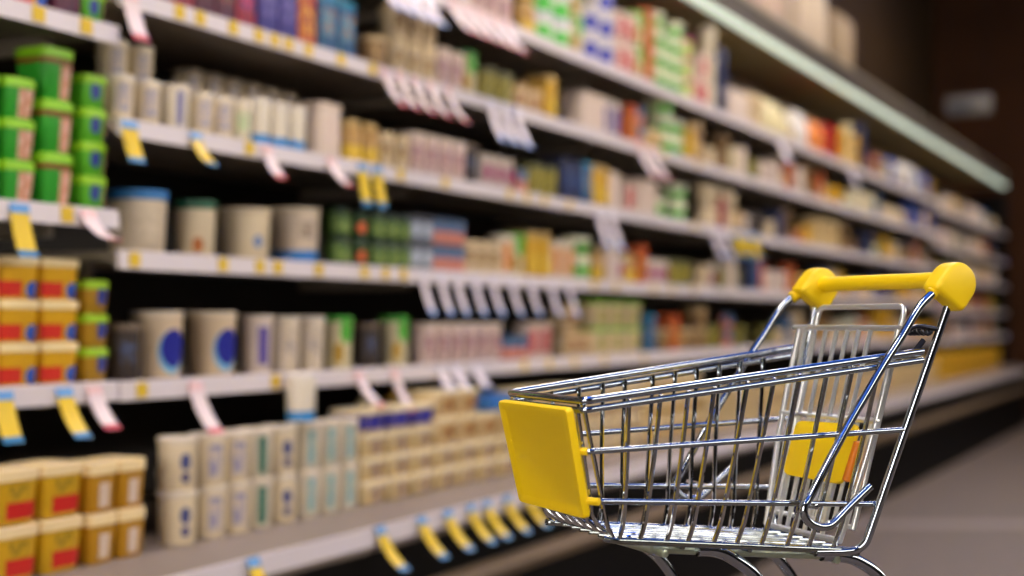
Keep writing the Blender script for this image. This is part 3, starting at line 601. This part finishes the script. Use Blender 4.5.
for px in (490, 503, 516): T(0, px, .14, .05, 'w', .35)
for px in (380, 395, 409, 424): T('A', px, .13, .06, 'w', .5)
for px in (452, 466, 480, 494, 506): T('A', px, .13, .06, 'r', .6)
for px in (422, 440, 456, 474, 492, 511, 530, 550, 568): T(2, px, .13, .035, 'w', .3)
for px in (598, 610): T(1, px, .16, .06, 'w', .3)
for px in (640, 652): T(0, px, .15, .06, 'r', .5)
for px in (712, 722): T(1, px, .15, .06, 'w', .4)
for px in (738, 752): T(1, px, .13, .12, 'y', .3)
for px in (440, 455, 475): T(3, px, .085, .05, 'w', .6)
for px in (780, 850): T('A', px, .15, .12, 'w', .4)
for px in (253, 380, 421, 447, 470, 486, 506, 526): T('D', px, .125, .042, 'y', .62, zc=.59, y0=LIP-.002)


# ------------------------------------------------------------------ shopping cart
YAW = .415
CART = empty('shopping_cart', (.0345, 1.65, 0), YAW, 'chrome wire shopping cart with yellow handle and yellow front panel', 'shopping cart')
def P(l, w, z): return Vector((l, -w, z))           # l: front to handle, w: + on the camera's side
L_, wf, wr, zf, zr = .4192, .0962, .1272, 1.0156, 1.0649
b0, b1, wbf, wbr, zb0, zb1 = .0316, .3572, .0790, .0830, .8685, .8375
def lerp(a, b, t): return a+(b-a)*t
def rim(t, sgn, dz=0., dw=0.): return P(lerp(0, L_, t), sgn*(lerp(wf, wr, t)+dw), lerp(zf, zr, t)+dz)
def bot(t, sgn, dz=0.): return P(lerp(b0, b1, t), sgn*lerp(wbf, wbr, t), lerp(zb0, zb1, t)+dz)

# rim: two wires, one above the other, round the front
for nm, dz, r, rl in (('rim', 0, .0043, L_-.004), ('lower_rim', -.0098, .0036, L_-.006)):
    pts = [rim(.99, 1, dz), rim(0, 1, dz), rim(0, -1, dz), rim(.99, -1, dz)]
    bm = bmesh.new(); tube(bm, round_path(pts, .012, 6), r, 12); obj(nm, bm, M['chrome'], CART)

# sides
TOPS = [.132, .220, .298, .372, .468, .546, .622, .704, .782, .866]
BOTS = [.075, .150, .250, .330, .428, .517, .614, .717, .805, .906]
for sgn in (1, -1):
    bm = bmesh.new()
    for a, b in zip(TOPS, BOTS):
        t = rim(a, sgn, -.006, -.0055); e = bot(b, sgn)
        q = lerp(t, e, .88)
        pts = [t, lerp(t, e, .5)+P(0, sgn*.002, 0), q, e+Vector((-.004, 0, .001)), bot(b-.01, sgn*.93, .0)]
        tube(bm, round_path(pts, .014, 4), .0027, 8)
    # front corner upright
    pts = [rim(.006, sgn, -.004, -.004), bot(.02, sgn, .012), bot(.05, sgn*.95, 0)]
    tube(bm, round_path(pts, .012, 4), .0027, 8)
    obj('side_uprights', bm, M['zinc'], CART)
    bm = bmesh.new()
    for za, zb, fa, fb, lb in ((.9625, .9752, .0072, .4015, 0), (.9095, .8900, .0215, .376, 0)):
        ta = (zf-za)/(zf-zb0); w_a = lerp(wf, wbf, ta)
        tb = (zr-zb)/(zr-zb1); w_b = lerp(wr, wbr, tb)-.002
        pts = [P(fa, sgn*(w_a-.03), za), P(fa, sgn*(w_a+.002), za), P(fb, sgn*(w_b+.003), zb)]
        tube(bm, round_path(pts, .010, 5), .0033, 10)
    obj('side_rails', bm, M['chrome'], CART)

# front grille
bm = bmesh.new()
for i in range(7):
    v = lerp(-.82, .82, i/6)
    pts = [P(.002, v*wf, zf-.008), P(lerp(0, b0, .9)+.0, v*wbf, zb0+.016), P(b0+.022, v*wbf, zb0-.001), P(b0+.06, v*wbf, zb0-.003)]
    tube(bm, round_path(pts, .02, 6), .0026, 8)
for z in (.9625, .9095):
    l = lerp(0, b0, (zf-z)/(zf-zb0))-.001
    tube(bm, [P(l, -wf*.86, z), P(l, wf*.86, z)], .003, 8)
obj('front_grille', bm, M['zinc'], CART)

# bottom grid
bm = bmesh.new()
for sgn in (1, -1):
    tube(bm, round_path([bot(.02, sgn*.9, .0), bot(.06, sgn, -.001), bot(1.0, sgn, -.001)], .015, 5), .004, 10)
for i in range(7):
    v = lerp(-.84, .84, i/6)
    tube(bm, [bot(.04, v), bot(.99, v)], .002, 8)
for t in (.3, .56, .82, 1.0):
    tube(bm, [bot(t, -1, -.005), bot(t, 1, -.005)], .003, 8)
obj('basket_bottom', bm, M['grid'], CART)

# rear frame tubes (from the handle down to the bottom) and the side hook tubes
lh, wh, zh = .452, .1345, 1.1415
for sgn in (1, -1):
    bm = bmesh.new()
    pts = [P(.4545, sgn*.1304, 1.130), P(.3605, sgn*.0935, .8465), P(.353, sgn*.0875, .8385), P(.335, sgn*.083, .8365), P(.30, sgn*.0815, .838)]
    tube(bm, round_path(pts, .008, 5), .0049, 12); obj('rear_post', bm, M['chrome'], CART)
    bm = bmesh.new()
    hk = [(.428, 1.136), (.4176, 1.128), (.404, 1.117), (.3925, 1.103), (.376, 1.0805), (.354, 1.053), (.3285, 1.0183), (.304, .9847), (.274, .940), (.2535, .9085), (.2465, .900), (.2455, .8905), (.251, .8825), (.260, .8775), (.272, .8755), (.284, .879), (.304, .895), (.333, .9165)]
    pts = [P(l, sgn*(.138 if z > .95 else .138), z) for l, z in hk]
    tube(bm, spline(pts, 4), .0047, 12); obj('hook_tube', bm, M['chrome'], CART)
    # welds tying the hook to the basket wires
    bm = bmesh.new()
    for l, z, w0 in ((.3585, 1.0583, .123), (.2600, .8975, .090)):
        tube(bm, [P(l, sgn*w0, z), P(l+.003, sgn*.137, z)], .003, 8)
    obj('weld_stub', bm, M['zinc'], CART)

# handle
bm = bmesh.new()
rr = []
NN = 24
for i in range(NN+1):
    w = lerp(-.122, .122, i/NN); e = abs(w)/.122
    r = .0094+.003*max(0, (e-.78)/.22)**2
    rr.append((w, r))
n = 16; rows = [[bm.verts.new(P(lh+r*math.cos(2*PI*k/n), w, zh+.0045+r*math.sin(2*PI*k/n))) for k in range(n)] for w, r in rr]
for a, b in zip(rows, rows[1:]):
    for k in range(n): bm.faces.new((a[k], a[(k+1) % n], b[(k+1) % n], b[k]))
bm.faces.new(rows[0]); bm.faces.new(rows[-1])
obj('handle_bar', bm, M['yellow'], CART)
def cap_outline(r, grow=0.):
    """round head with two blunt snouts where the tubes enter"""
    out = []
    Fp = Vector((-.036-grow, -.005)); Bp = Vector((.0045, -.033-grow))
    N = 30
    a0 = math.atan2(Bp.y, Bp.x)+math.acos(r/Bp.length)          # tangent from the lower snout
    a1 = math.atan2(Fp.y, Fp.x) % (2*PI)-math.acos(r/Fp.length)
    a0 -= 0
    for i in range(N+1):
        a = lerp(a0, a1, i/N); out.append(Vector((r*math.cos(a), r*math.sin(a))))
    def blunt(p, q, s):           # soften the snout tip
        return [p+(q-p).normalized()*.004, p, p+(s-p).normalized()*.004]
    ext = [out[-1]] + []
    tip = []
    for pp, prv, nxt in ((Fp, out[-1], Bp), (Bp, Fp, out[0])):
        A_ = pp+(prv-pp).normalized()*.006; C_ = pp+(nxt-pp).normalized()*.006
        for k in range(5):
            t = k/4; tip.append(A_*(1-t)**2+pp*2*t*(1-t)+C_*t*t)
    return out+tip
for sgn in (1, -1):
    bm = bmesh.new(); prof = cap_outline(.0242)
    cen = Vector((0, 0)); rows = []
    half = .0145
    for off, sc in ((-half, .80), (-half+.0015, .92), (-half+.0045, .985), (-half+.008, 1.), (half-.008, 1.), (half-.0045, .985), (half-.0015, .92), (half, .80)):
        rows.append([bm.verts.new(P(lh+p.x*sc, (wh if sgn > 0 else -.1255)+off, zh+p.y*sc+(0 if sgn > 0 else .002))) for p in prof])
    n = len(prof)
    for a, b in zip(rows, rows[1:]):
        for k in range(n): bm.faces.new((a[k], a[(k+1) % n], b[(k+1) % n], b[k]))
    bm.faces.new(rows[0]); bm.faces.new(rows[-1])
    o = obj('handle_cap', bm, M['yellow'], CART)
    bm = bmesh.new()                                       # sockets round the tubes
    tube(bm, [P(.4335, sgn*wh, 1.138), P(.419, sgn*.1365, 1.1295)], .0072, 12)
    tube(bm, [P(.4575, sgn*.1335, 1.125), P(.4525, sgn*.132, 1.113)], .0072, 12)
    obj('socket', bm, M['yellow'], o)

# yellow front panel with raised border
def slab(bm, corners, th, inset, lipd, nrm, rad=.006):
    """rounded quad plate: outer border raised by lipd"""
    path = round_path(corners, rad, 5, closed=True)
    c = sum(path, Vector())/len(path)
    def ring(sc, off): return [bm.verts.new(c+(p-c)*sc+nrm*off) for p in path]
    rows = [ring(.97, -th/2), ring(1., -th/2+.002), ring(1., th/2+lipd-.002), ring(.985, th/2+lipd), ring(1-inset, th/2+lipd), ring(1-inset*1.35, th/2)]
    n = len(path)
    for a, b in zip(rows, rows[1:]):
        for k in range(n): bm.faces.new((a[k], a[(k+1) % n], b[(k+1) % n], b[k]))
    bm.faces.new(rows[0]); bm.faces.new(rows[-1])
top_l, bot_l, zt_, zb_ = -.0115, .0160, 1.0085, .8915
cor = [P(top_l, .0925, zt_), P(top_l, -.0895, zt_), P(bot_l, -.0895, zb_), P(bot_l, .079, zb_)]
nr = (cor[1]-cor[0]).cross(cor[3]-cor[0]).normalized()
if nr.x > 0: nr = -nr
bm = bmesh.new(); slab(bm, cor, .008, .12, .0016, nr)
fp = obj('front_panel', bm, M['yellow'], CART); fp['label'] = 'yellow plastic panel on the front'
for z, l in ((.9625, .0075), (.9095, .021)):
    for sgn in (1, -1):
        bm = bmesh.new(); tube(bm, [P(l-.01, sgn*.074, z), P(l+.0015, sgn*.09, z)], .0042, 8)
        obj('panel_clip', bm, M['yellow'], fp)

# rear gate (hinged flap) with folded child seat and yellow plate
gt = (.4045, 1.0905); gb = (.338, .848)
def G(v, t, off=0.): return P(lerp(gt[0], gb[0], t)+off, v, lerp(gt[1], gb[1], t))
bm = bmesh.new()
tube(bm, [G(-.110, 0), G(.112, 0)], .0036, 10)
tube(bm, [G(-.074, 1), G(.076, 1)], .0036, 10)
tube(bm, [G(-.098, .44), G(.098, .44)], .003, 8)
for i in range(7):
    v = lerp(-.086, .047, i/6); e = lerp(-.066, .040, i/6)
    tube(bm, [G(v, 0), G(e, 1)], .0028, 8)
for sgn in (1, -1): tube(bm, round_path([G(sgn*.098, 0), G(sgn*.094, .5), G(sgn*.075, 1)], .05, 5), .0036, 10)
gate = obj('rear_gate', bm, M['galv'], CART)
bm = bmesh.new()
so = .013
loop = [G(-.078, .95, so), G(-.084, -.105, so), G(.085, -.105, so), G(.078, .95, so)]
tube(bm, round_path(loop, .012, 6), .0034, 10)
for i in range(6):
    v = lerp(-.052, .066, i/5); tube(bm, [G(v*1.04, .44, so), G(v*.92, .94, so)], .0025, 8)
tube(bm, [G(-.081, .44, so), G(.081, .44, so)], .003, 8)
tube(bm, [G(-.078, .94, so), G(.078, .94, so)], .003, 8)
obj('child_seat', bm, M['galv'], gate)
po = -.0075
cor = [G(-.047, .468, po), G(.066, .455, po), G(.068, .54, po), G(.058, .72, po), G(.040, .742, po), G(-.046, .735, po), G(-.054, .70, po), G(-.0485, .55, po)]
cor = [G(-.047, .468, po), G(.076, .457, po), G(.068, .742, po), G(-.052, .738, po)]
nr = (cor[1]-cor[0]).cross(cor[3]-cor[0]).normalized()
if nr.x > 0: nr = -nr
bm = bmesh.new(); slab(bm, cor, .007, .10, -.0008, nr, .012); pl = obj('seat_plate', bm, M['yellow'], gate); pl['label'] = 'yellow plastic leg plate of the child seat'
bm = bmesh.new(); tube(bm, [G(.079, .54, po), G(.073, .72, po)], .0052, 10); obj('plate_hinge', bm, mat('orange plastic', 'e07a06', .4), pl)

# hinge: coiled spring between gate and rear post
for sgn in (1,):
    bm = bmesh.new(); pts = []
    for i in range(61):
        a = i/60*2*PI*5
        pts.append(P(.4275+.0048*math.cos(a), sgn*lerp(.085, .122, i/60), 1.0885+.0048*math.sin(a)))
    tube(bm, pts, .0022, 6); obj('hinge_spring', bm, mat('dark steel', (.05, .05, .06), .3, 1.), gate)
    bm = bmesh.new()
    tube(bm, round_path([P(.375, sgn*.117, 1.058), P(.398, sgn*.117, 1.085), P(.412, sgn*.119, 1.094), P(.440, sgn*.126, 1.089)], .012, 5), .0028, 8)
    tube(bm, [P(.408, sgn*.120, 1.063), P(.421, sgn*.121, 1.077)], .0034, 8)
    obj('hinge_link', bm, MATS['dark steel'], CART)

# under-frame, legs and castors
bm = bmesh.new()
for sgn in (1, -1):
    tube(bm, [P(.10, sgn*.062, .8515), P(.36, sgn*.064, .827)], .0045, 10)
for l, z in ((.11, .8475), (.335, .8265)): tube(bm, [P(l, -.075, z), P(l, .075, z)], .0045, 10)
obj('under_frame', bm, mat('painted frame', 'a8b09a', .3, .6), CART)
for sgn in (1, -1):
    for lname, pth in (('front', [(.155, .848), (.178, .8455), (.20, .836), (.231, .812), (.262, .765), (.285, .69), (.275, .5), (.205, .28), (.135, .14), (.12, .108)]),
                       ('rear', [(.318, .832), (.345, .829), (.368, .822), (.398, .801), (.43, .755), (.448, .68), (.452, .5), (.452, .28), (.452, .14), (.452, .108)])):
        bm = bmesh.new()
        pts = [P(l-(.042 if sgn < 0 else 0), sgn*lerp(.066, .115, min(1, (.85-z)/.6)**1.0), z) for l, z in pth]
        tube(bm, spline(pts, 5), .0072 if sgn > 0 else .0068, 14)
        lg = obj('leg', bm, M['chrome'], CART)
        ex = pts[-1]
        bm = bmesh.new()
        for d in (-.014, .014): box(bm, ex.x-.008, ex.x+.03, ex.y+d-.0015, ex.y+d+.0015, .045, .104)
        box(bm, ex.x-.012, ex.x+.02, ex.y-.0155, ex.y+.0155, .1, .106)
        obj('castor_fork', bm, M['zinc'], lg, False)
        bm = bmesh.new(); N = 24
        prof = [(-.009, .012), (-.009, .046), (-.006, .05), (.006, .05), (.009, .046), (.009, .012)]
        rows = [[bm.verts.new((ex.x+.018+r*math.cos(2*PI*k/N), ex.y+o_, .0505+r*math.sin(2*PI*k/N))) for k in range(N)] for o_, r in prof]
        for i in range(len(rows)):
            a, b = rows[i], rows[(i+1) % len(rows)]
            for k in range(N): bm.faces.new((a[k], a[(k+1) % N], b[(k+1) % N], b[k]))
        wl = obj('wheel', bm, M['rubber'], lg)
        bm = bmesh.new(); tube(bm, [(ex.x+.018, ex.y-.016, .0505), (ex.x+.018, ex.y+.016, .0505)], .012, 14); obj('axle', bm, M['zinc'], lg)
bm = bmesh.new(); tube(bm, [P(.262, -.098, .42), P(.262, .098, .42)], .006, 10); tube(bm, [P(.452, -.11, .42), P(.452, .11, .42)], .006, 10)
for sgn in (1, -1): tube(bm, [P(.25, sgn*.1, .42), P(.452, sgn*.108, .42)], .006, 10)
obj('lower_brace', bm, M['chrome'], CART)

# ------------------------------------------------------------------ world and colour
w = bpy.data.worlds.new('world'); SC.world = w; w.use_nodes = True
w.node_tree.nodes['Background'].inputs[0].default_value = (.004, .005, .006, 1)
w.node_tree.nodes['Background'].inputs[1].default_value = 1.
vs = SC.view_settings
vs.view_transform = 'Standard'; vs.look = 'None'; vs.gamma = 1; vs.use_curve_mapping = False
vs.exposure = .47
print('PRODUCTS', COUNT[0])
